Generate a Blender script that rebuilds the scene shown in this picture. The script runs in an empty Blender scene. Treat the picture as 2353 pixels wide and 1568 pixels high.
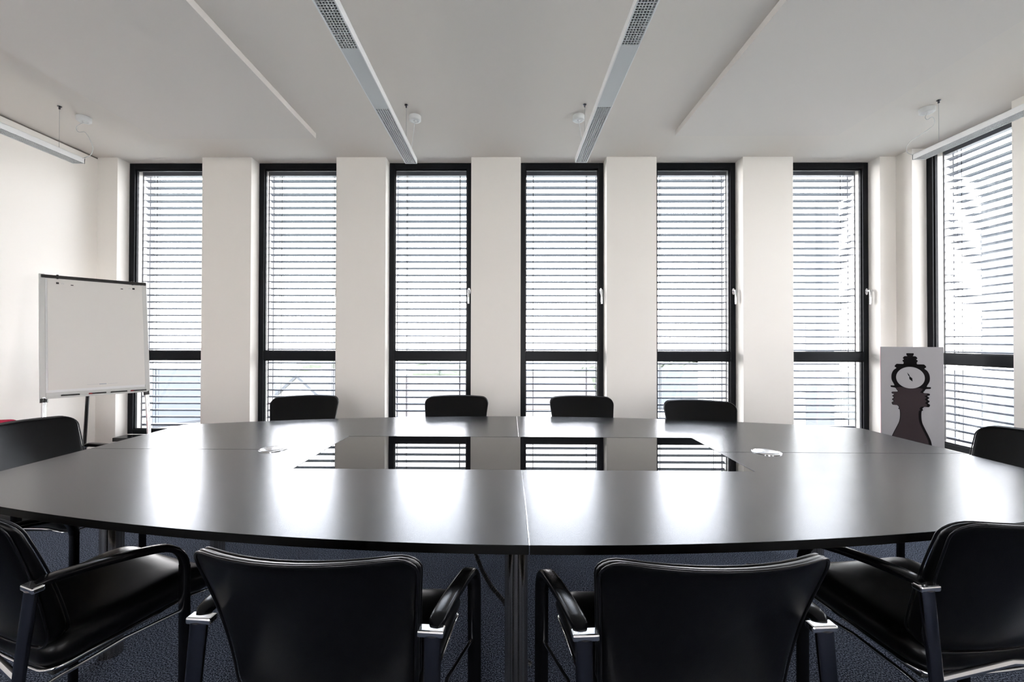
import bpy, bmesh, math, random
from mathutils import Vector, Matrix
random.seed(7)
sc = bpy.context.scene
COL = sc.collection
PI = math.pi

# ------------------------------------------------------------------ camera
CAM_H = 1.29
F_PX, CX, CY = 970.0, 1156.5, 777.0
YAW, PITCH, ROLL = 0.0077, 0.0083, 0.002
fw = Vector((-math.sin(YAW)*math.cos(PITCH), math.cos(YAW)*math.cos(PITCH), math.sin(PITCH)))
rt = Vector((math.cos(YAW), math.sin(YAW), 0))
up = rt.cross(fw)
r2 = rt*math.cos(ROLL) + up*math.sin(ROLL)
u2 = up*math.cos(ROLL) - rt*math.sin(ROLL)
cam = bpy.data.cameras.new('camera'); cam_ob = bpy.data.objects.new('camera', cam); COL.objects.link(cam_ob)
cam.sensor_width = 36; cam.lens = F_PX/2353*36
cam.shift_x = (1176.5-CX)/2353; cam.shift_y = (CY-784)/2353
cam.clip_start = .02; cam.clip_end = 500
m = Matrix.Identity(4)
for i in range(3):
    m[i][0] = r2[i]; m[i][1] = u2[i]; m[i][2] = -fw[i]
m[0][3], m[1][3], m[2][3] = 0, 0, CAM_H
cam_ob.matrix_world = m
sc.camera = cam_ob

# ------------------------------------------------------------------ daylight and exposure
SKY = 24.8
w = bpy.data.worlds.new('world'); sc.world = w; w.use_nodes = True
nt = w.node_tree; nt.nodes.clear()
out = nt.nodes.new('ShaderNodeOutputWorld'); bg = nt.nodes.new('ShaderNodeBackground')
tc = nt.nodes.new('ShaderNodeTexCoord'); sep = nt.nodes.new('ShaderNodeSeparateXYZ'); cr = nt.nodes.new('ShaderNodeValToRGB')
nt.links.new(tc.outputs['Generated'], sep.inputs[0]); nt.links.new(sep.outputs['Z'], cr.inputs[0])
cr.color_ramp.elements[0].position = .0; cr.color_ramp.elements[0].color = (1, .975, .958, 1)
cr.color_ramp.elements[1].position = .7; cr.color_ramp.elements[1].color = (.70, .83, 1, 1)
nt.links.new(cr.outputs[0], bg.inputs[0]); bg.inputs[1].default_value = SKY
nt.links.new(bg.outputs[0], out.inputs[0])
sc.view_settings.view_transform = 'Standard'; sc.view_settings.look = 'None'
sc.view_settings.gamma = 1; sc.view_settings.exposure = 0.0
sc.view_settings.use_curve_mapping = False

# ------------------------------------------------------------------ materials
def mat(name, col, rough=.5, metal=0, spec=.5, noise=None, bump=None, coat=0, aniso=0, nscale=None):
    """noise=(scale, other colour, low, high); bump=(scale, strength, distance)"""
    M = bpy.data.materials.new(name); M.use_nodes = True
    n = M.node_tree.nodes; l = M.node_tree.links
    p = n['Principled BSDF']
    p.inputs['Base Color'].default_value = (*col, 1); p.inputs['Roughness'].default_value = rough
    p.inputs['Metallic'].default_value = metal; p.inputs['Specular IOR Level'].default_value = spec
    p.inputs['Coat Weight'].default_value = coat
    if aniso: p.inputs['Anisotropic'].default_value = aniso
    t = n.new('ShaderNodeTexCoord')
    if noise:
        a = n.new('ShaderNodeTexNoise'); a.inputs['Scale'].default_value = noise[0]; a.inputs['Detail'].default_value = 3
        r = n.new('ShaderNodeValToRGB'); r.color_ramp.elements[0].color = (*col, 1); r.color_ramp.elements[1].color = (*noise[1], 1)
        r.color_ramp.elements[0].position = noise[2]; r.color_ramp.elements[1].position = noise[3]
        if nscale:
            mp = n.new('ShaderNodeMapping'); mp.inputs['Scale'].default_value = nscale
            l.new(t.outputs['Object'], mp.inputs[0]); l.new(mp.outputs[0], a.inputs['Vector'])
        else: l.new(t.outputs['Object'], a.inputs['Vector'])
        l.new(a.outputs['Fac'], r.inputs[0]); l.new(r.outputs[0], p.inputs['Base Color'])
    if bump:
        a = n.new('ShaderNodeTexNoise'); a.inputs['Scale'].default_value = bump[0]; a.inputs['Detail'].default_value = 4
        b = n.new('ShaderNodeBump'); b.inputs['Strength'].default_value = bump[1]; b.inputs['Distance'].default_value = bump[2]
        l.new(t.outputs['Object'], a.inputs['Vector']); l.new(a.outputs['Fac'], b.inputs['Height']); l.new(b.outputs[0], p.inputs['Normal'])
    return M

WALL = mat('wall_paint', (.91, .865, .81), .9, bump=(160, .06, .002))
CEIL = mat('ceiling_plaster', (.86, .805, .75), .95, bump=(220, .12, .002))
PANEL = mat('panel_plaster', (.84, .79, .745), .9, bump=(260, .08, .001))
CARPET = mat('carpet', (.0015, .003, .009), 1.0, spec=.1, noise=(210, (.24, .28, .37), .43, .68), bump=(200, .8, .004))
FRAME = mat('anthracite_frame', (.004, .005, .007), .4, spec=.15)
SILL = mat('sill_stone', (.012, .012, .014), .25)
TABLE = mat('table_laminate', (.014, .015, .019), .24, spec=.44, bump=(900, .05, .0004))
TEDGE = mat('table_edge', (.003, .003, .003), .5, spec=.1)
GLASSTOP = mat('black_glass', (.004, .004, .005), .012, spec=.5)
LEATHER = mat('black_leather', (.0008, .0008, .0012), .30, spec=.24, bump=(420, .15, .0012))
PIPING = mat('leather_piping', (.002, .002, .003), .3, spec=.3)
BLACKGLOSS = mat('black_lacquer', (.0015, .0015, .002), .22, spec=.16)
CHROME = mat('chrome', (.82, .82, .84), .12, metal=1)
DARKCHROME = mat('dark_chrome', (.13, .13, .15), .1, metal=1)
STEEL = mat('brushed_steel', (.80, .74, .66), .16, metal=1, noise=(1, (.35, .31, .27), .35, .6), nscale=(190, 190, .6))
ALU = mat('brushed_aluminium', (.75, .75, .77), .3, metal=1, aniso=.7)
WHITEMET = mat('white_enamel', (.92, .92, .92), .45)
GREYCOVER = mat('satin_cover', (.70, .72, .73), .35)
LOUVRE = mat('louvre_metal', (.88, .88, .88), .4)
LAMPDARK = mat('lamp_inside', (.012, .012, .012), .6, spec=.1)
GROOVE = mat('shadow_gap_profile', (.22, .19, .16), .8)
PLASTIC = mat('white_plastic', (.82, .82, .81), .4)
CABLEW = mat('clear_cable', (.66, .66, .65), .35)
WIRE = mat('steel_wire', (.35, .35, .35), .4, metal=1)
SLAT = mat('slat_metal', (.045, .056, .080), .45, metal=0)
GUIDE = mat('guide_metal', (.03, .032, .04), .4)
FACADE = mat('facade_render', (.62, .60, .57), .9, bump=(60, .1, .003))
BLACK = mat('black_plastic', (.01, .01, .01), .4)
PAPER = mat('flipchart_paper', (.76, .735, .70), .85)
BOARDW = mat('board_white', (.80, .80, .80), .3)
BOARDFR = mat('board_frame', (.62, .62, .60), .4)
RED = mat('red_fabric', (.42, .012, .05), .9, noise=(120, (.5, .02, .07), .3, .7))
CANVAS = mat('canvas_print', (.45, .44, .46), .8, bump=(700, .08, .0006))
PINK = mat('pink_edge', (.78, .42, .46), .8)
INK = mat('black_ink', (.006, .005, .006), .7, spec=.1)
INKBODY = mat('brown_ink', (.045, .033, .037), .7, spec=.15)
REDINK = mat('dark_red_ink', (.07, .008, .02), .6)
TINK = mat('print_ink', (.32, .36, .42), .8)
REDPL = mat('red_plastic', (.20, .010, .012), .4)
BLUEPL = mat('blue_plastic', (.03, .06, .3), .35)
ROOFT = mat('roof_tiles', (.034, .035, .038), .9)
ROOFR = mat('roof_tiles_red', (.058, .045, .038), .9)
HOUSE = mat('house_render', (.70, .67, .62), .9)
HWIN = mat('house_window', (.036, .038, .042), .4)
TREE = mat('tree_leaves', (.046, .050, .034), .9, noise=(3, (.062, .068, .045), .3, .7))
BARK = mat('tree_bark', (.08, .06, .045), .9)
GROUND = mat('town_ground', (.46, .44, .40), .95, noise=(.15, (.38, .40, .32), .4, .6))

def glass_mat():
    M = bpy.data.materials.new('window_glass'); M.use_nodes = True
    n = M.node_tree.nodes; l = M.node_tree.links; n.clear()
    o = n.new('ShaderNodeOutputMaterial'); mx = n.new('ShaderNodeMixShader'); tr = n.new('ShaderNodeBsdfTransparent')
    gl = n.new('ShaderNodeBsdfGlossy'); lw = n.new('ShaderNodeLayerWeight'); lw.inputs[0].default_value = .5
    pw = n.new('ShaderNodeMath'); pw.operation = 'POWER'; pw.inputs[1].default_value = 5
    fr = n.new('ShaderNodeMath'); fr.operation = 'MULTIPLY_ADD'; fr.inputs[1].default_value = .94; fr.inputs[2].default_value = .045
    l.new(lw.outputs['Facing'], pw.inputs[0]); l.new(pw.outputs[0], fr.inputs[0]); gl.inputs['Roughness'].default_value = .01
    tr.inputs[0].default_value = (.96, .955, .96, 1)
    l.new(fr.outputs[0], mx.inputs[0]); l.new(tr.outputs[0], mx.inputs[1]); l.new(gl.outputs[0], mx.inputs[2]); l.new(mx.outputs[0], o.inputs[0])
    return M
GLASS = glass_mat()

# ------------------------------------------------------------------ mesh helpers
class MB:
    def __init__(s): s.v = []; s.f = []; s.m = []
    def add(s, vs, fs, mi=0):
        o = len(s.v); s.v += [tuple(v) for v in vs]
        s.f += [tuple(i+o for i in f) for f in fs]; s.m += [mi]*len(fs)
        return s
    def box(s, x0, x1, y0, y1, z0, z1, mi=0):
        vs = [(x, y, z) for x in (x0, x1) for y in (y0, y1) for z in (z0, z1)]
        return s.add(vs, [(0,1,3,2),(4,6,7,5),(0,4,5,1),(2,3,7,6),(0,2,6,4),(1,5,7,3)], mi)
    def obox(s, c, ax, ay, az, mi=0):
        c, ax, ay, az = map(Vector, (c, ax, ay, az))
        vs = [c+ax*i+ay*j+az*k for i in (-1,1) for j in (-1,1) for k in (-1,1)]
        return s.add(vs, [(0,1,3,2),(4,6,7,5),(0,4,5,1),(2,3,7,6),(0,2,6,4),(1,5,7,3)], mi)
    def sweep(s, path, prof, hint=(0,0,1), mi=0, scales=None, closed=False):
        """sweep a 2D profile [(a,b)] along a path; a = sideways, b = hint-ish direction"""
        P = [Vector(p) for p in path]; n = len(P); k = len(prof); vs = []
        hint = Vector(hint); prev = None
        for i, p in enumerate(P):
            if closed: d = P[(i+1) % n]-P[i-1]
            else: d = P[min(i+1, n-1)]-P[max(i-1, 0)]
            d.normalize()
            h = hint if prev is None else prev
            b = h - d*h.dot(d)
            if b.length < 1e-5: b = d.orthogonal()
            b.normalize(); a = d.cross(b); prev = b
            sc_ = scales[i] if scales else 1
            for (x, y) in prof: vs.append(p+a*x*sc_+b*y*sc_)
        fs = []
        for i in range(n if closed else n-1):
            for j in range(k):
                i2 = (i+1) % n
                fs.append((i*k+j, i*k+(j+1) % k, i2*k+(j+1) % k, i2*k+j))
        if not closed:
            fs.append(tuple(range(k-1, -1, -1))); fs.append(tuple((n-1)*k+j for j in range(k)))
        return s.add(vs, fs, mi)
    def tube(s, path, r, seg=10, mi=0, scales=None, closed=False):
        return s.sweep(path, [(r*math.cos(2*PI*j/seg), r*math.sin(2*PI*j/seg)) for j in range(seg)], (0.013, .02, 1), mi, scales, closed)
    def lathe(s, prof, c=(0,0,0), seg=32, mi=0):
        vs = []; n = len(prof)
        for j in range(seg):
            a = 2*PI*j/seg
            for (r, z) in prof: vs.append((c[0]+r*math.cos(a), c[1]+r*math.sin(a), c[2]+z))
        fs = []
        for j in range(seg):
            j2 = (j+1) % seg
            for i in range(n-1): fs.append((j*n+i, j2*n+i, j2*n+i+1, j*n+i+1))
        return s.add(vs, fs, mi)
    def prism(s, poly, z0, z1, mi=0, mside=None):
        n = len(poly)
        vs = [(x, y, z0) for x, y in poly]+[(x, y, z1) for x, y in poly]
        s.add(vs, [tuple(range(n-1, -1, -1)), tuple(range(n, 2*n))], mi)
        o = len(s.v)-2*n
        for i in range(n):
            s.f.append((o+i, o+(i+1) % n, o+n+(i+1) % n, o+n+i)); s.m.append(mi if mside is None else mside)
        return s
    def xform(s, fn):
        s.v = [tuple(fn(*v)) for v in s.v]; return s
    def build(s, name, mats, parent=None, smooth=False, bevel=0, loc=None, sub=0):
        me = bpy.data.meshes.new(name); me.from_pydata(s.v, [], s.f)
        if not isinstance(mats, (list, tuple)): mats = [mats]
        for q in mats: me.materials.append(q)
        for p, mi in zip(me.polygons, s.m): p.material_index = mi
        bm = bmesh.new(); bm.from_mesh(me); bmesh.ops.recalc_face_normals(bm, faces=bm.faces)
        if smooth:
            for f in bm.faces: f.smooth = True
            for e in bm.edges:
                if len(e.link_faces) == 2 and e.calc_face_angle(0) > math.radians(50): e.smooth = False
        bm.to_mesh(me); bm.free()
        o = bpy.data.objects.new(name, me); COL.objects.link(o)
        if parent: o.parent = parent
        if loc: o.location = loc
        if bevel:
            b = o.modifiers.new('bevel', 'BEVEL'); b.width = bevel; b.segments = 2; b.limit_method = 'ANGLE'
        if sub:
            b = o.modifiers.new('sub', 'SUBSURF'); b.levels = sub; b.render_levels = sub
        return o

def tag(o, label=None, cat=None, group=None, kind=None):
    if label: o['label'] = label
    if cat: o['category'] = cat
    if group: o['group'] = group
    if kind: o['kind'] = kind
    return o
def empty(name, loc=(0,0,0), rz=0):
    o = bpy.data.objects.new(name, None); COL.objects.link(o); o.empty_display_size = .1
    o.location = loc; o.rotation_euler = (0, 0, rz); return o
def struct(o): o['kind'] = 'structure'; return o
def copy_tree(o, kids, parent=None):
    c = o.copy(); COL.objects.link(c); c.parent = parent
    for k in kids.get(o.name, []): copy_tree(k, kids, c)
    return c
def kids_of(root):
    d = {}
    for o in bpy.data.objects:
        if o.parent: d.setdefault(o.parent.name, []).append(o)
    return d

def ppx(x, y, Y):          # pixel to a point on the plane at depth Y (used only to measure positions)
    d = fw + r2*((x-CX)/F_PX) - u2*((y-CY)/F_PX)
    t = Y/d.y
    return Vector((d.x*t, Y, CAM_H+d.z*t))

# ------------------------------------------------------------------ room shell
ZC = 3.045
XL, XR = -3.92, 3.67
YB, YO = 4.0, 4.42          # inner and outer face of the window wall
YF = -5.0                   # wall behind the camera
SILLZ = .36
centers = [-.103+1.2865*(k-2.5) for k in range(6)]
HW = .4075
struct(MB().box(XL-.42, XR+.5, YF-.42, YO, -.1, 0).build('floor', CARPET))
struct(MB().box(XL-.42, XR+.42, YF-.42, YO, ZC, ZC+.3).build('ceiling', CEIL))
b = MB()
edges = [XL] + [e for c in centers for e in (c-HW, c+HW)] + [XR+.42]
for i in range(0, len(edges), 2): b.box(edges[i], edges[i+1], YB, YO, 0, ZC)
for c in centers: b.box(c-HW, c+HW, YB, YO, 0, SILLZ)
struct(b.build('wall_back', WALL))
# right wall: openings at one pitch; second and last unseen, added for daylight
rc = [3.4625, 2.176, -4.256]; RHW = .3775
b = MB(); ys = [YB]+[e for c in rc for e in (c+RHW, c-RHW)]+[YF]
for i in range(0, len(ys), 2): b.box(XR, XR+.42, ys[i+1], ys[i], 0, ZC)
for c in rc: b.box(XR, XR+.42, c-RHW, c+RHW, 0, SILLZ)
struct(b.build('wall_right', WALL))
added_lc = [-4.1]; LHW = .42  # unseen opening behind the camera, added to let in more daylight
b = MB(); ys = [YO]+[e for c in added_lc for e in (c+LHW, c-LHW)]+[YF]
for i in range(0, len(ys), 2): b.box(XL-.42, XL, ys[i+1], ys[i], 0, ZC-.016)
for c in added_lc: b.box(XL-.42, XL, c-LHW, c+LHW, 0, SILLZ)
struct(b.build('wall_left', WALL))
struct(MB().box(XL-.42, XL-.012, YF, YO, ZC-.016, ZC).build('trim_1', GROOVE))
added_fc = [(-.30, .70), (3.33, .28)]  # unseen openings added behind the camera to fill the room with daylight
b = MB(); fe = [XL]+[e for c, h in added_fc for e in (c-h, c+h)]+[XR]
for i in range(0, len(fe), 2): b.box(fe[i], fe[i+1], YF-.42, YF, 0, ZC)
for c, h in added_fc: b.box(c-h, c+h, YF-.42, YF, 0, SILLZ)
struct(b.build('wall_front', WALL))

# ------------------------------------------------------------------ windows (built in local space: x along the wall, y outwards)
def make_window(name, origin, rz, hw, handle_side=1, jamb=True):
    W = struct(empty(name, origin, rz))
    z0, z1 = SILLZ+.012, ZC-.004
    fy0, fy1 = .125, .158
    t = .05
    b = MB(); a = hw-.003
    b.box(-a, -a+t, fy0, fy1, z0, z1); b.box(a-t, a, fy0, fy1, z0, z1)
    b.box(-a+t, a-t, fy0, fy1, z1-.058, z1); b.box(-a+t, a-t, fy0, fy1, z0, z0+.045)
    b.box(-a+t, a-t, fy0, fy1, 1.105, 1.19)
    b.build('frame', FRAME, W, bevel=.003)
    b = MB()   # sash and glazing beads set back inside the frame
    for (za, zb) in ((1.19, z1-.058), (z0+.045, 1.105)):
        b.box(-a+t, -a+t+.008, fy0+.02, fy1+.01, za, zb); b.box(a-t-.008, a-t, fy0+.02, fy1+.01, za, zb)
        b.box(-a+t+.008, a-t-.008, fy0+.02, fy1+.01, zb-.010, zb); b.box(-a+t+.008, a-t-.008, fy0+.02, fy1+.01, za, za+.008)
    b.build('glazing_bead', FRAME, W)
    for (za, zb) in ((1.198, z1-.068), (z0+.053, 1.095)):
        MB().box(-a+t+.006, a-t-.006, (.148), .154, za, zb).build('pane', GLASS, W)
    if jamb:
        MB().box(-hw, hw, -.03, .124, SILLZ-.026, SILLZ+.010).build('window_sill', SILL, W, bevel=.003)
    # handle
    hx = handle_side*(a-.026)
    r = MB(); r.sweep([(hx, fy0-.008, 1.78), (hx, fy0+.002, 1.78)], [(.014*math.cos(q*PI/8), .032*math.sin(q*PI/8)) for q in range(16)], (0, 0, 1))
    hd = r.build('handle', CHROME, W, smooth=True)
    h = MB(); h.tube([(hx, fy0-.004, 1.785), (hx, fy0-.050, 1.785)], .008, 10)
    h.tube([(hx, fy0-.046, 1.790), (hx, fy0-.052, 1.77), (hx, fy0-.054, 1.70), (hx, fy0-.052, 1.655)], .0095, 10)
    h.build('lever', CHROME, hd, smooth=True)
    return W
for k, c in enumerate(centers): make_window('window_%d' % (k+1), (c, YB, 0), 0, HW)
for k, c in enumerate(rc): make_window('window_%d' % (7+k), (XR, c, 0), -PI/2, RHW, handle_side=1)  # all but the first are unseen windows added to brighten the room

for k, c in enumerate(added_lc): make_window('window_%d' % (10+k), (XL, c, 0), PI/2, LHW)  # unseen window, added as a source of daylight
for k, (c, h) in enumerate(added_fc): make_window('window_%d' % (11+k), (c, YF, 0), PI, h)  # unseen windows added as fill light from behind the camera

# outside venetian blinds
def make_blind(origin, rz, hw):
    B = empty('venetian_blind', origin, rz)
    yb = .298; a = hw-.012
    s = MB(); z = 2.935; n = 0
    while z > .47:
        # shallow arched slat with a rolled edge
        prof = [(-.037, -.0085), (-.033, -.0055), (-.018, .0022), (0, .0052), (.018, .0022), (.033, -.0055), (.037, -.0085), (.037, -.0110), (.031, -.0078), (.017, .0004), (0, .0034), (-.017, .0004), (-.031, -.0078), (-.037, -.0110)]
        vs = [(x, yb+p, z+q) for x in (-a, a) for p, q in prof]; m_ = len(prof)
        fs = [(j, (j+1) % m_, m_+(j+1) % m_, m_+j) for j in range(m_)]+[tuple(range(m_)), tuple(range(2*m_-1, m_-1, -1))]
        s.add(vs, fs); z -= .069; n += 1
    s.build('slats', SLAT, B)
    MB().box(-a, a, yb-.028, yb+.028, 2.975, 3.03).build('head_rail', SLAT, B)
    MB().box(-a, a, yb-.03, yb+.03, .425, .445).build('bottom_rail', SLAT, B, bevel=.003)
    for sx in (-1, 1):
        g = MB(); g.box(sx*(a-.018)-.005, sx*(a-.018)+.005, yb-.047, yb-.040, .385, 3.03); g.box(sx*(a-.018)-.004, sx*(a-.018)+.004, yb+.040, yb+.047, .385, 3.03); g.build('guide_rail', GUIDE, B)
        c = MB()
        for yy in (-.036, .036): c.box(sx*(a-.125)-.0012, sx*(a-.125)+.0012, yb+yy-.001, yb+yy+.001, .43, 2.98)
        c.box(sx*(a-.125)-.003, sx*(a-.125)+.003, yb-.0004, yb+.0004, .43, 2.98)
        c.build('ladder_cord', GUIDE, B)
    return B
blind0 = make_blind((centers[0], YB, 0), 0, HW)
kd = kids_of(blind0)
places = ['the window behind the flip chart, leftmost', 'the second window from the left', 'the third window from the left', 'the fourth window from the left', 'the fifth window from the left', 'the back wall window next to the clock canvas']
for k, c in enumerate(centers):
    B = blind0 if k == 0 else copy_tree(blind0, kd)
    B.location = (c, YB, 0)
    tag(B, 'open grey slatted outside blind at '+places[k], 'blind', 'outside blinds at the windows')
B = make_blind((XR, rc[0], 0), -PI/2, RHW)
tag(B, 'open grey slatted outside blind at the right wall window behind the clock canvas', 'blind', 'outside blinds at the windows')
kd = kids_of(B)
added_blind = copy_tree(B, kd); added_blind.location = (XR, rc[1], 0)  # added out of view to temper the daylight from the added window
tag(added_blind, 'open grey slatted outside blind added at the unseen second window of the right wall', 'blind', 'outside blinds at the windows')

# ------------------------------------------------------------------ ceiling panels
def cpanel(x0, x1, yend, label):
    o = MB().box(x0, x1, -1.9, yend, ZC-.047, ZC-.002).build('ceiling_panel', PANEL, bevel=.002)
    tag(o, label, 'ceiling panel', 'raised panels on the ceiling')
cpanel(-2.96, -1.61, 3.535, 'large flat white ceiling panel on the left, above the flip chart side')
cpanel(1.395, 2.735, 3.50, 'large flat white ceiling panel on the right, above the clock canvas side')

# ------------------------------------------------------------------ pendant lamps
def make_lamp(x, yend, ymount, label, rose, cable_pts, wire_z=2.716):
    L = empty('pendant_lamp', (x, yend-1.035, 2.676))
    hw, h, hl = .047, .040, 1.035
    b = MB()
    b.box(-hw, -hw+.006, -hl, hl, 0, h); b.box(hw-.006, hw, -hl, hl, 0, h); b.box(-hw, hw, -hl, hl, h-.003, h)
    b.box(-hw, hw, -hl, -hl+.008, 0, h); b.box(-hw, hw, hl-.008, hl, 0, h)
    b.build('housing', WHITEMET, L, bevel=.001)
    MB().box(-hw+.007, hw-.007, -hl+.01, hl-.01, h-.008, h-.004).build('reflector', LAMPDARK, L)
    MB().box(-hw+.006, hw-.006, -.26, .26, .001, .006).build('cover_plate', GREYCOVER, L)
    for s0, s1 in ((-hl+.009, -.26), (.26, hl-.009)):
        g = MB(); gw = hw-.007
        for i in range(7):
            xx = -gw+2*gw*i/6; g.box(xx-.0012, xx+.0012, s0, s1, .001, .008)
        n = int(round((s1-s0)/.0145))
        for j in range(n+1):
            yy = s0+(s1-s0)*j/n; g.box(-gw, gw, yy-.0011, yy+.0011, .002, .008)
        g.build('louvre', LOUVRE, L)
    ly = yend-1.035
    for my in (ymount, 2*ly-ymount):
        wv = MB().tube([(0, my-ly, h), (0, my-ly, ZC-2.676-.02)], .0011, 6).build('suspension_wire', WIRE, L)
        f = MB(); f.lathe([(.0001, -.001), (.013, -.001), (.013, -.004), (.006, -.006), (.006, -.022), (.0001, -.023)], (0, my-ly, ZC-2.676), 16)
        f.build('wire_fitting', DARKCHROME, wv, smooth=True)
        f = MB(); f.lathe([(.0001, 0), (.006, 0), (.005, .018), (.0001, .019)], (0, my-ly, h), 12)
        f.build('wire_clamp', DARKCHROME, wv, smooth=True)
    rx, ry = rose
    c = MB(); c.lathe([(.0001, -.001), (.046, -.001), (.047, -.006), (.046, -.034), (.041, -.038), (.028, -.039), (.026, -.036), (.012, -.036), (.008, -.044), (.0001, -.045)], (rx-x, ry-ly, ZC-2.676), 32)
    can = c.build('ceiling_canopy', PLASTIC, L, smooth=True)
    pts = [(p[0]-x, p[1]-ly, p[2]-2.676) for p in cable_pts]
    # smooth the cable
    def cr_(P, n=8):
        P = [Vector(p) for p in P]; Q = [P[0]]+P+[P[-1]]; o = []
        for i in range(1, len(Q)-2):
            for j in range(n):
                t = j/n; a, b_, c_, d = Q[i-1:i+3]
                o.append(.5*((2*b_)+(c_-a)*t+(2*a-5*b_+4*c_-d)*t*t+(3*b_-a-3*c_+d)*t**3))
        o.append(P[-1]); return o
    MB().tube(cr_(pts), .0024, 8).build('power_cable', CABLEW, L, smooth=True)
    return tag(L, label, 'pendant lamp', 'louvred pendant lamps')
zr = ZC-.04
make_lamp(-3.35, 3.27, 3.12, 'long white louvred pendant lamp beside the left wall', (-3.317, 3.27),
          [(-3.317, 3.27, zr)]+[tuple(ppx(a, b_, 3.24)) for a, b_ in ((176, 292), (180, 303), (195, 304), (205, 318), (213, 338), (210, 354), (200, 361), (190, 364))])
make_lamp(-.747, 3.279, 3.11, 'long white louvred pendant lamp left of the room centre', (-.716, 3.268),
          [(-.716, 3.268, zr), tuple(ppx(951, 300, 3.25)), tuple(ppx(946, 340, 3.22)), (-.735, 3.20, 2.717)])
make_lamp(.574, 3.262, 3.11, 'long white louvred pendant lamp right of the room centre', (.556, 3.268),
          [(.556, 3.268, zr), tuple(ppx(1332, 295, 3.25)), tuple(ppx(1336, 325, 3.2)), (.572, 3.17, 2.717)])
make_lamp(3.126, 3.22, 3.067, 'long white louvred pendant lamp in front of the right wall window', (3.145, 3.17),
          [(3.145, 3.17, zr)]+[tuple(ppx(a, b_, 3.15)) for a, b_ in ((2126, 270), (2131, 275), (2142, 269), (2147, 278), (2143, 290), (2115, 310), (2092, 325), (2083, 340), (2086, 352), (2098, 356))])

# ------------------------------------------------------------------ conference table
TZ = .74
T = empty('conference_table', (.07, 2.125, 0), -.0075)
tag(T, 'large boat-shaped dark grey conference table with a black glass centre', 'table')
HLn, HWd, SAG = 2.195, .982, .37
def arc(x): return HWd-SAG*(x/HLn)**2
g = .0012
for sx in (1, -1):
    for sy in (1, -1):
        N = 24
        poly = [(.987, g), (HLn-.006, g), (HLn, g+.006), (HLn, arc(HLn)-.01), (HLn-.008, arc(HLn-.008))]
        poly += [(HLn-.008-(HLn-.008-g)*i/N, arc(HLn-.008-(HLn-.008-g)*i/N)) for i in range(1, N+1)]
        poly += [(g, .3125), (.987, .3125)]
        poly = [(x*sx, y*sy) for x, y in poly]
        if sx*sy < 0: poly.reverse()
        MB().prism(poly, TZ-.026, TZ, 0, 1).build('tabletop', [TABLE, TEDGE], T, bevel=.0015)
MB().box(-.985, .985, -.3105, .3105, TZ-.012, TZ-.0008).build('glass_insert', GLASSTOP, T)
b = MB()
b.box(-.0009, .0009, .3125, HWd-.001, TZ-.02, TZ-.0002); b.build('joint_strip', CHROME, T)
b = MB(); b.box(-.0009, .0009, -HWd+.001, -.3125, TZ-.02, TZ-.0002); b.build('joint_strip', CHROME, T)
# under frame
b = MB()
b.box(-1.75, 1.80, -.40, -.36, TZ-.062, TZ-.0275); b.box(-1.75, 1.80, .36, .40, TZ-.062, TZ-.0275)
for xx in (-1.72, -.02, 1.74): b.box(xx-.02, xx+.02, -.68, .68, TZ-.061, TZ-.0285)
b.build('under_frame', BLACK, T)
for (lx, ly) in ((-.03, -.675), (-.03, .675), (-1.695, -.40), (-1.80, .385), (1.70, -.40), (1.74, .385)):
    b = MB(); b.lathe([(.0001, 0), (.040, 0), (.040, TZ-.064), (.06, TZ-.063), (.06, TZ-.061), (.0001, TZ-.0605)], (lx, ly, 0), 40)
    b.build('table_leg', STEEL, T, smooth=True)
for gx in (-1.252, 1.227):
    b = MB(); b.lathe([(.0001, .0), (.066, .0), (.066, .003), (.062, .0045), (.058, .0045), (.057, .002), (.0001, .002)], (gx, .002, TZ), 48)
    gr = b.build('cable_grommet', CHROME, T, smooth=True)
    MB().lathe([(.056, .0022), (.055, .0034), (.0001, .0042)], (gx, .002, TZ), 48).build('lid', ALU, gr, smooth=True)
# cable snake below the table
pts = [(-.24, 2.15, .70), (-.225, 2.10, .55), (-.19, 2.02, .40)] + [tuple(ppx(x, y, Y)) for x, y, Y in ((1095, 1278, 1.95), (1108, 1312, 1.90), (1130, 1350, 1.84), (1160, 1385, 1.78))] + [(.04, 1.70, .05), (.10, 1.68, .012)]
Tinv = (Matrix.Translation((.07, 2.125, 0)) @ Matrix.Rotation(-.0075, 4, 'Z')).inverted()
pts = [Tinv @ Vector(p) for p in pts]
P = []
for i in range(len(pts)-1):
    for j in range(10): P.append(Vector(pts[i]).lerp(Vector(pts[i+1]), j/10))
P.append(Vector(pts[-1]))
b = MB(); b.tube(P, .006, 8)
for i in range(0, len(P)-1, 1): b.tube([P[i].lerp(P[i+1], .2), P[i].lerp(P[i+1], .7)], .0095, 8)
b.build('cable_snake', BLACK, T)

# ------------------------------------------------------------------ conference chair (local: faces +y, origin on the floor between the arm brackets)
BZ0, BZ1 = .465, .861
def round_rect(ra, rb, n=9, m_=6):
    """outline of the unit square [-1,1] with corners rounded by ra, rb"""
    o = []
    def lin(p, q):
        for i in range(n): o.append((p[0]+(q[0]-p[0])*i/n, p[1]+(q[1]-p[1])*i/n))
    def cor(cx_, cy_, a0):
        for i in range(m_):
            t = a0+PI/2*i/m_; o.append((cx_+ra*math.cos(t), cy_+rb*math.sin(t)))
    lin((1, -1+rb), (1, 1-rb)); cor(1-ra, 1-rb, 0)
    lin((1-ra, 1), (-1+ra, 1)); cor(-1+ra, 1-rb, PI/2)
    lin((-1, 1-rb), (-1, -1+rb)); cor(-1+ra, -1+rb, PI)
    lin((-1+ra, -1), (1-ra, -1)); cor(1-ra, -1+rb, 3*PI/2)
    return o
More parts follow.
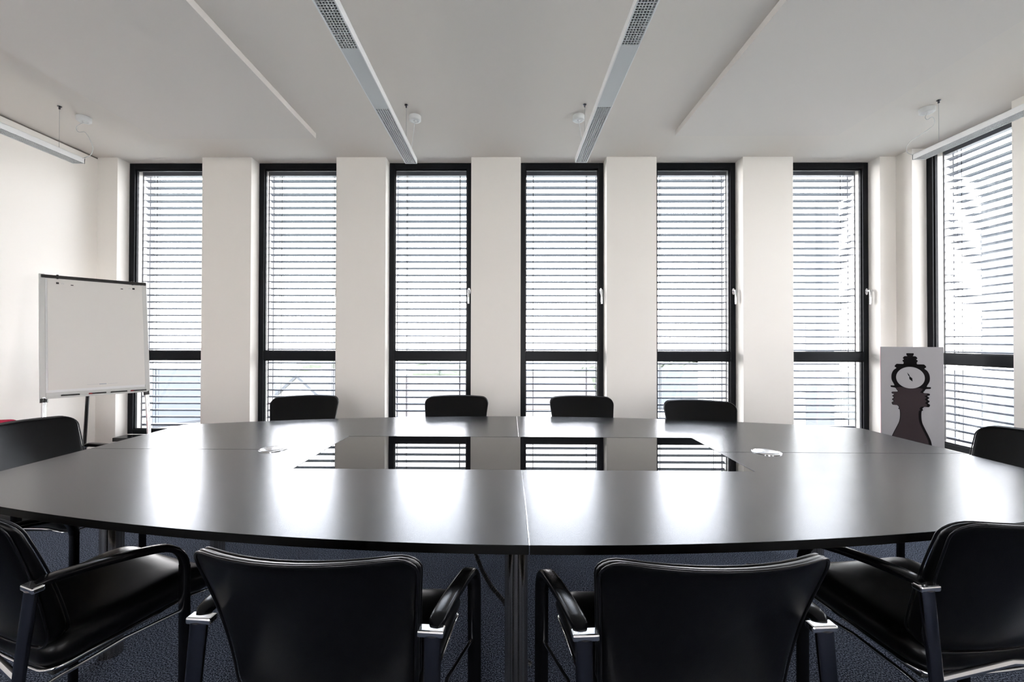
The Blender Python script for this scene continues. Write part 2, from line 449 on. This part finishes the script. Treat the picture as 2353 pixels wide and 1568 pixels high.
def pad(ra, rb, fn, thick, power=8):
    """inflated pad: fn(a,b,h) maps unit square coordinates and height to a point; returns mesh and a rim function"""
    b = MB(); vs = []; fs = []; out_ = round_rect(ra, rb); seg = len(out_)
    def ring(rho, h): return [fn(x*rho, y*rho, h) for x, y in out_]
    rr = [.12, .3, .5, .66, .78, .87, .92, .955, .98, .994]
    front = [(q, thick*(1-q**power)**.5) for q in rr]
    layers = [(q, h) for q, h in front]+[(1.0, 0)]+[(q, -h) for q, h in reversed(front)]
    vs.append(fn(0, 0, thick))
    for q, h in layers: vs += ring(q, h)
    vs.append(fn(0, 0, -thick))
    for j in range(seg): fs.append((0, 1+j, 1+(j+1) % seg))
    for k in range(len(layers)-1):
        for j in range(seg):
            a = 1+k*seg; c = a+seg
            fs.append((a+j, c+j, c+(j+1) % seg, a+(j+1) % seg))
    e = 1+(len(layers)-1)*seg
    for j in range(seg): fs.append((e+j, len(vs)-1, e+(j+1) % seg))
    b.add(vs, fs)
    return b, ring
def back_fn(a, bb, h):
    t = max(0, (bb+1)/2)                           # 0 bottom, 1 top
    wdt = .214+.038*t**1.6
    x = a*wdt
    z = BZ0+(BZ1-BZ0)*t
    y = .058-.168*t**1.1 + .066*(x/.24)**2*(.4+.6*t) + .014*math.sin(PI*t)
    # h is offset along the local normal (about y)
    z += -.006*(x/.24)**2*t
    h *= 1.2-.50*t
    return (x, y+h, z+h*(.3-.46*t))
def seat_fn(a, bb, h):
    t = (bb+1)/2                                   # 0 rear, 1 front
    x = a*(.215+.03*t)
    y = .045+.455*t
    z = .432+.022*t-.050*max(0, t-.72)**2/.0784*.55 + .010*(a*a)
    return (x, y, z+h)

def make_chair():
    R = empty('conference_chair')
    bk, ring = pad(.21, .25, back_fn, .022, power=26)
    bo = bk.build('backrest', LEATHER, R, smooth=True)
    for sgn in (-1, 1):
        MB().tube(ring(.986, sgn*.0185), .0030, 8, closed=True).build('piping', PIPING, bo, smooth=True)
    st, ring = pad(.22, .22, seat_fn, .046, power=12)
    so = st.build('seat', LEATHER, R, smooth=True)
    rim2 = ring(.97, -.040)
    MB().tube(rim2, .0045, 8, closed=True).build('seat_rim', CHROME, so, smooth=True)
    b = MB()       # shell under the seat
    b.obox((0, .27, .390), (.19, 0, 0), (0, .20, .008), (0, 0, .006)); b.build('seat_shell', BLACK, so, bevel=.004)
    prof = [(.0195*math.copysign(abs(math.cos(q*PI/8))**.5, math.cos(q*PI/8)), .0102*math.copysign(abs(math.sin(q*PI/8))**.6, math.sin(q*PI/8))) for q in range(16)]
    for s in (-1, 1):
        X = lambda y: s*(.266+.115*max(0, y))
        arm = [(X(0), .004, .6745), (X(.018), .018, .678), (X(.04), .04, .679), (X(.12), .12, .674), (X(.2), .20, .664), (X(.25), .25, .655)]
        for i in range(1, 9):
            t = i/8*PI/2*.98
            arm.append((s*(.2948+.010*math.sin(t)), .25+.085*math.sin(t), .567+.086*math.cos(t)))
        MB().sweep(arm, prof, (0, 0, 1), scales=[.55, .9]+[1]*(len(arm)-2)).build('armrest', BLACKGLOSS, R, smooth=True)
        fl = [(s*.3048, .335, .569), (s*.3055, .336, .30), (s*.306, .336, .004)]
        MB().sweep(fl, prof, (0, 1, 0)).build('leg', BLACKGLOSS, R, smooth=True)
        # rear leg, flattened metal tube that narrows downwards
        rp = [(.020*math.cos(q*PI/8), .013*math.sin(q*PI/8)) for q in range(16)]
        rl = [(s*.264, -.002, .664), (s*.266, -.020, .50), (s*.272, -.045, .25), (s*.278, -.075, .004)]
        MB().sweep(rl, rp, (0, 1, 0), scales=[1, .9, .75, .62]).build('leg', DARKCHROME, R, smooth=True)
        b = MB(); b.box(min(s*.232, s*.290), max(s*.232, s*.290), -.012, .014, .662, .677)
        b.build('arm_bracket', CHROME, R, bevel=.004)
        b = MB(); b.tube([(s*.266, -.028, .404), (s*.250, .06, .402), (s*.254, .20, .410), (s*.300, .333, .425)], .0055, 8)
        b.build('side_rail', CHROME, R, smooth=True)
    MB().tube([(-.266, -.022, .452), (0, .008, .452), (.266, -.022, .452)], .009, 10).build('rear_crossbar', CHROME, R, smooth=True)
    return R
chair0 = make_chair(); kd = kids_of(chair0)
def deg(a): return math.radians(a)
chairs = [  # x, y, rotation (0 = facing the windows), label
    (-.420, .925, -4, 'black leather armchair seen from behind, foreground left of the table centre', 'near side'),
    (.428, .915, 3.5, 'black leather armchair seen from behind, foreground right of the table centre', 'near side'),
    (-1.435, 1.145, -20, 'black leather armchair cut off at the lower left corner of the picture', 'near side'),
    (1.325, 1.115, 7, 'black leather armchair cut off at the lower right corner of the picture', 'near side'),
    (-2.50, 2.20, -94, 'black leather armchair at the left end of the table below the flip chart', 'end'),
    (2.475, 2.01, 92, 'black leather armchair at the right end of the table beside the right window', 'end'),
    (-1.55, 3.23, 193, 'black leather armchair in front of the second window, far side of the table', 'far'),
    (-.385, 3.25, 181, 'black leather armchair in front of the third window, far side of the table', 'far'),
    (.58, 3.25, 179, 'black leather armchair in front of the fourth window, far side of the table', 'far'),
    (1.385, 3.03, 169, 'black leather armchair with creased back in front of the fifth window', 'far')]
for i, (x, y, a, lab, _) in enumerate(chairs):
    c = chair0 if i == 0 else copy_tree(chair0, kd)
    c.location = (x, y, 0); c.rotation_euler = (0, 0, deg(a))
    tag(c, lab, 'chair', 'black leather chairs around the conference table')

# red chair by the left wall
R = empty('upholstered_chair', (-3.38, 2.55, 0), deg(-150))
tag(R, 'red upholstered chair behind the left armchair by the wall', 'chair')
def rb(a, bb, h):
    t = (bb+1)/2; return (a*.215, -.20-.06*t+.03*(a*a)+h, .42+.335*t)
def rs(a, bb, h): return (a*.23, .02+bb*.22, .41+h)
p_, ring = pad(.25, .3, rb, .03); p_.build('backrest', RED, R, smooth=True)
p_, ring = pad(.25, .25, rs, .035); p_.build('seat', RED, R, smooth=True)
for sx in (-1, 1):
    for yy in (-.16, .20): MB().tube([(sx*.19, yy, .38), (sx*.20, yy*1.15, .0)], .011, 10).build('leg', CHROME, R, smooth=True)

# ------------------------------------------------------------------ flip chart
FC = empty('flip_chart', (-3.45, 3.55, 0), math.atan2(.54, .42))
tag(FC, 'white flip chart board on a tripod stand in front of the left window', 'flip chart')
LEAN = .17
def fz(x, z, d=0): return (x, LEAN*(z-.83)-d, z)      # d towards the viewer
def fbox(b, x0, x1, z0, z1, d0, d1, mi=0):
    vs = [fz(x, z, d) for x in (x0, x1) for d in (d0, d1) for z in (z0, z1)]
    return b.add(vs, [(0,1,3,2),(4,6,7,5),(0,4,5,1),(2,3,7,6),(0,2,6,4),(1,5,7,3)], mi)
hwid = .34
fbox(MB(), -hwid+.02, hwid-.02, .86, 1.80, -.004, .004).build('board', BOARDW, FC)
b = MB()
fbox(b, -hwid, -hwid+.035, .83, 1.835, -.012, .012); fbox(b, hwid-.035, hwid, .83, 1.835, -.012, .012); fbox(b, -hwid+.035, hwid-.035, .84, .875, -.010, .010)
b.build('side_frame', BOARDFR, FC, bevel=.004)
cl = fbox(MB(), -hwid+.012, hwid-.004, 1.803, 1.829, -.014, .022).build('clamp_bar', BLACK, FC, bevel=.004)
b = MB()
for xx in (-.235, .24): fbox(b, xx-.006, xx+.006, 1.798, 1.835, -.016, .026)
b.build('clamp_knob', BLACK, cl, bevel=.002)
pp = fbox(MB(), -.292, .318, .895, 1.80, .0045, .0105).build('paper_pad', PAPER, FC)
b = MB()
for xx, r in ((-.235, .008), (.245, .008)): fbox(b, xx-r, xx+r, 1.757, 1.772, .0106, .016)
for xx in (-.15, .165): fbox(b, xx-.008, xx+.008, 1.752, 1.759, .0106, .0112)
b.build('hook', BLACK, pp)
b = MB()
for xx in (-.205, .218):
    c0 = Vector(fz(xx, 1.762, .0109))
    b.tube([c0+Vector((.006*math.cos(t*PI/6), 0, .006*math.sin(t*PI/6))) for t in range(12)], .0006, 5, closed=True)
fbox(b, -.07, .0, .9215, .9225, .0106, .0109); fbox(b, .055, .12, .9215, .9225, .0106, .0109)
for k in range(5): fbox(b, .005+k*.009, .011+k*.009, .918, .926, .0106, .0109)
b.build('print_mark', TINK, pp)
tr = MB(); fbox(tr, -hwid+.03, hwid-.03, .832, .838, -.01, .055); fbox(tr, -hwid+.03, hwid-.03, .838, .846, .052, .056)
tr.build('pen_tray', BOARDFR, FC, bevel=.001)
for sx in (-1, 1):
    top = fz(sx*.315, .84); bot = fz(sx*.33, 0.004)
    lg = MB().tube([top, bot], .0155, 14).build('leg', CHROME, FC, smooth=True)
    b = MB(); b.tube([fz(sx*.315, .832), fz(sx*.3155, .80)], .023, 16); b.build('collar', BLACK, lg, smooth=True)
MB().tube([(-.04, LEAN*.5+.02, 1.30), (-.03, .30, .80), (-.02, .62, .015)], .013, 12).build('leg', BLACK, FC, smooth=True)
# pens on the tray
M3 = Matrix.Translation(Vector((-3.45, 3.55, 0))) @ Matrix.Rotation(math.atan2(.54, .42), 4, 'Z')
def pen(x, capmat, lab):
    c0 = M3 @ Vector(fz(x-.062, .8475, .034)); c1 = M3 @ Vector(fz(x+.062, .8475, .034))
    e = empty('marker_pen', c0); d = c1-c0
    tag(e, lab, 'marker pen', 'marker pens on the flip chart tray')
    MB().tube([d*.3, d], .0085, 12).build('barrel', BLACK, e, smooth=True)
    MB().tube([d*.14, d*.17, d*.3], .0092, 12, scales=[.8, 1, 1]).build('cap', capmat, e, smooth=True)
pen(-.18, BLACK, 'black marker pen, leftmost on the flip chart tray')
pen(-.02, REDPL, 'marker pen with a red cap on the flip chart tray')
pen(.115, BLACK, 'black marker pen right of the red-capped one on the flip chart tray')
pen(.245, REDPL, 'marker pen at the right end of the flip chart tray')

# ------------------------------------------------------------------ clock canvas leaning in the corner
PA = Vector((3.300, 3.752, 0)); PB = Vector((3.612, 3.512, 0))
cw = (PB-PA).length; CAH = 1.25
CA = empty('clock_canvas', (PA+PB)/2, math.atan2(PB.y-PA.y, PB.x-PA.x))
tag(CA, 'tall grey canvas print of a dark ornate longcase clock leaning in the corner', 'canvas print')
CL = .022
def cz(x, z, d=0): return (x, CL*z-d, z)
def cbox(b, x0, x1, z0, z1, d0, d1, mi=0):
    vs = [cz(x, z, d) for x in (x0, x1) for d in (d0, d1) for z in (z0, z1)]
    return b.add(vs, [(0,1,3,2),(4,6,7,5),(0,4,5,1),(2,3,7,6),(0,2,6,4),(1,5,7,3)], mi)
cbox(MB(), -cw/2+.002, cw/2, 0, CAH, -.018, 0).build('canvas', CANVAS, CA)
cbox(MB(), -cw/2, -cw/2+.002, 0, CAH, -.018, -.001).build('canvas_edge', PINK, CA)
# silhouette: (half width in canvas px / height px), measured in crop units; 1 unit = 1/834 m vertically
U = 1/834.
S_H = cw/450.           # horizontal crop units across the canvas
ol = [(26,340),(26,352),(20,362),(40,362),(52,376),(44,384),(55,394),(46,410),(60,428),(84,430),(96,418),(113,436),(100,448),(118,462),(132,485),(137,513),(133,540),(116,570),(120,578),(141,576),(140,588),(110,592),(100,604),(92,618),(132,622),(134,634),(118,640),(132,652),(120,664),(134,676),(122,690),(136,700),(128,716),(100,716),(84,730),(88,742),(78,750),(76,790),(82,830),(100,870),(126,920),(142,960),(146,1010),(120,1060),(110,1120),(150,1170),(150,1230),(155,1330)]
def smooth_outline(P, n=4):
    Q = [P[0]]+P+[P[-1]]; o = []
    for i in range(1, len(Q)-2):
        for j in range(n):
            t = j/n; o.append(tuple(.5*(2*b_+(c_-a_)*t+(2*a_-5*b_+4*c_-d_)*t*t+(3*b_-a_-3*c_+d_)*t**3) for a_, b_, c_, d_ in zip(Q[i-1], Q[i], Q[i+1], Q[i+2])))
    o.append(P[-1]); return o
ol = smooth_outline(ol)
def cpt(hw, yy, d, s=1, sh=0): return cz((s*hw+sh)*S_H, CAH-(yy-295)*U, d)
axis = -6
b = MB()
N = len(ol)
for s_ in (0,):
    L_ = [cpt(h, y, .0012, -1, axis) for h, y in ol]; R_ = [cpt(h, y, .0012, 1, axis) for h, y in ol]
    b.add(L_+R_, [(i, i+1, N+i+1, N+i) for i in range(N-1)])
clock = b.build('clock_print', INK, CA)
b = MB()
ol2 = [(h, y) for h, y in ol if y >= 592]
ol2 = [(82, 585)]+ol2; n2 = len(ol2)
L_ = [cpt(h-5, y, .0018, -1, axis) for h, y in ol2]; R_ = [cpt(h-20, y, .0018, 1, axis) for h, y in ol2]
b.add(L_+R_, [(i, i+1, n2+i+1, n2+i) for i in range(n2-1)])
b.build('clock_body_print', INKBODY, clock)
b = MB(); vs = [cz((axis+0)*S_H, CAH-(515-295)*U, .0025)]
for j in range(48): vs.append(cz((axis+102*math.cos(2*PI*j/48))*S_H, CAH-(515-295-77*math.sin(2*PI*j/48))*U, .0025))
b.add(vs, [(0, 1+j, 1+(j+1) % 48) for j in range(48)]); dial = b.build('clock_dial', CANVAS, clock)
b = MB()
def hand(x0, y0, x1, y1, wdt):
    p, q = Vector(cz((axis+x0)*S_H, CAH-(y0-295)*U, .0032)), Vector(cz((axis+x1)*S_H, CAH-(y1-295)*U, .0032))
    d = (q-p).normalized(); n = Vector((0, -1, 0)).cross(d)*wdt
    b.add([p, (p+q)/2+n, q, (p+q)/2-n], [(0, 1, 2, 3)])
hand(0, 515, -22, 478, .004); hand(-8, 503, 16, 542, .010)
b.build('clock_hands', INK, dial)

# ------------------------------------------------------------------ town outside (real places seen through the panes)
struct(MB().box(-150, 150, -150, 260, -10.2, -10).build('ground', GROUND))
def house(x, y, wx, wy, z0, zr, ridge, rz, lab, roof=ROOFT, group='houses below the windows'):
    h = empty('house', (x, y, -10), rz); hx, hy = wx/2, wy/2
    b = MB(); b.prism([(-hx, -hy), (hx, -hy), (hx, hy), (-hx, hy)], 0, z0+10)
    b.add([(-hx, -hy, z0+10), (hx, -hy, z0+10), (0, -hy, zr+10)], [(0, 1, 2)]); b.add([(-hx, hy, z0+10), (hx, hy, z0+10), (0, hy, zr+10)], [(0, 1, 2)])
    b.build('wall', HOUSE, h)
    b = MB(); o = .5
    for s in (-1, 1):
        dx = s*(hx+o); dz = -(zr-z0)*o/hx
        b.add([(0, -hy-o, zr+10), (dx, -hy-o, z0+10+dz), (dx, hy+o, z0+10+dz), (0, hy+o, zr+10), (0, -hy-o, zr+10.2), (dx, -hy-o, z0+10.2+dz), (dx, hy+o, z0+10.2+dz), (0, hy+o, zr+10.2)],
              [(0,1,2,3),(4,7,6,5),(0,4,5,1),(1,5,6,2),(2,6,7,3),(3,7,4,0)])
    b.build('roof', roof, h)
    for zz in (z0+10-1.9, z0+10-4.7):
        for i in range(3):
            xx = -hx+wx*(i+.5)/3
            MB().box(xx-.5, xx+.5, -hy-.05, -hy+.02, zz, zz+1.3).build('house_window', HWIN, h)
    tag(h, lab, 'house', group)
house(-13.6, 30, 7, 9, -4.4, -.9, 0, deg(12), 'pale house with a steep grey gable roof below the second window')
house(-26, 36, 8, 9, -4.5, -1.2, 0, deg(-35), 'pale gabled house below the leftmost window')
house(-6.5, 42, 11, 8, -5.2, -2.4, 0, deg(90), 'long pale house with a low roof below the third window', ROOFR)
house(4.5, 46, 12, 8, -5.0, -2.2, 0, deg(88), 'long pale house below the fourth window', ROOFR)
house(19, 44, 12, 8, -4.6, -1.6, 0, deg(80), 'pale house beyond the fifth window', ROOFT)
def tree(x, y, zt, r, lab):
    t = empty('tree', (x, y, -10)); rs_ = random.Random(int(x*7+y))
    MB().tube([(0, 0, 0), (0, 0, zt+10-r)], .25, 8).build('trunk', BARK, t, smooth=True)
    b = MB()
    for k in range(9):
        a, e = rs_.uniform(0, 2*PI), rs_.uniform(-.5, .7)
        c = Vector((math.cos(a)*math.cos(e), math.sin(a)*math.cos(e), math.sin(e)))*r*.55+Vector((0, 0, zt+10-r))
        rr_ = r*rs_.uniform(.4, .6); vs = []; fs = []
        for i in range(7):
            for j in range(12):
                p, q = PI*i/6, 2*PI*j/12; k_ = rr_*rs_.uniform(.85, 1.1)
                vs.append(c+Vector((math.sin(p)*math.cos(q), math.sin(p)*math.sin(q), math.cos(p)))*k_)
        for i in range(6):
            for j in range(12): fs.append((i*12+j, i*12+(j+1) % 12, (i+1)*12+(j+1) % 12, (i+1)*12+j))
        b.add(vs, fs)
    b.build('crown', TREE, t); tag(t, lab, 'tree', 'trees beyond the houses')
tree(-30, 70, 0, 6, 'round pale green tree far beyond the leftmost window')
tree(-11, 66, -1.2, 5, 'round pale green tree beyond the house at the third window')
tree(-1, 72, -1.5, 6, 'broad pale green tree between the third and fourth windows')
tree(14, 68, -1.0, 5.5, 'round pale green tree beyond the fourth window')
tree(27, 66, .3, 6, 'tall pale green tree beyond the fifth window')
# office building to the right
O = empty('office_building', (19.5, 17.5, -10), deg(-8))
tag(O, 'white office building with stacked window bands outside the right windows', 'building')
MB().box(-7.5, 9, 0, 12, 0, 17).build('wall', HOUSE, O)
for r_ in range(5):
    for c_ in range(7):
        x0 = -6.6+c_*2.2; z0 = 1+r_*3.2
        wdw = MB().box(x0, x0+1.1, -.06, .02, z0, z0+2.0).build('office_window', HWIN, O)
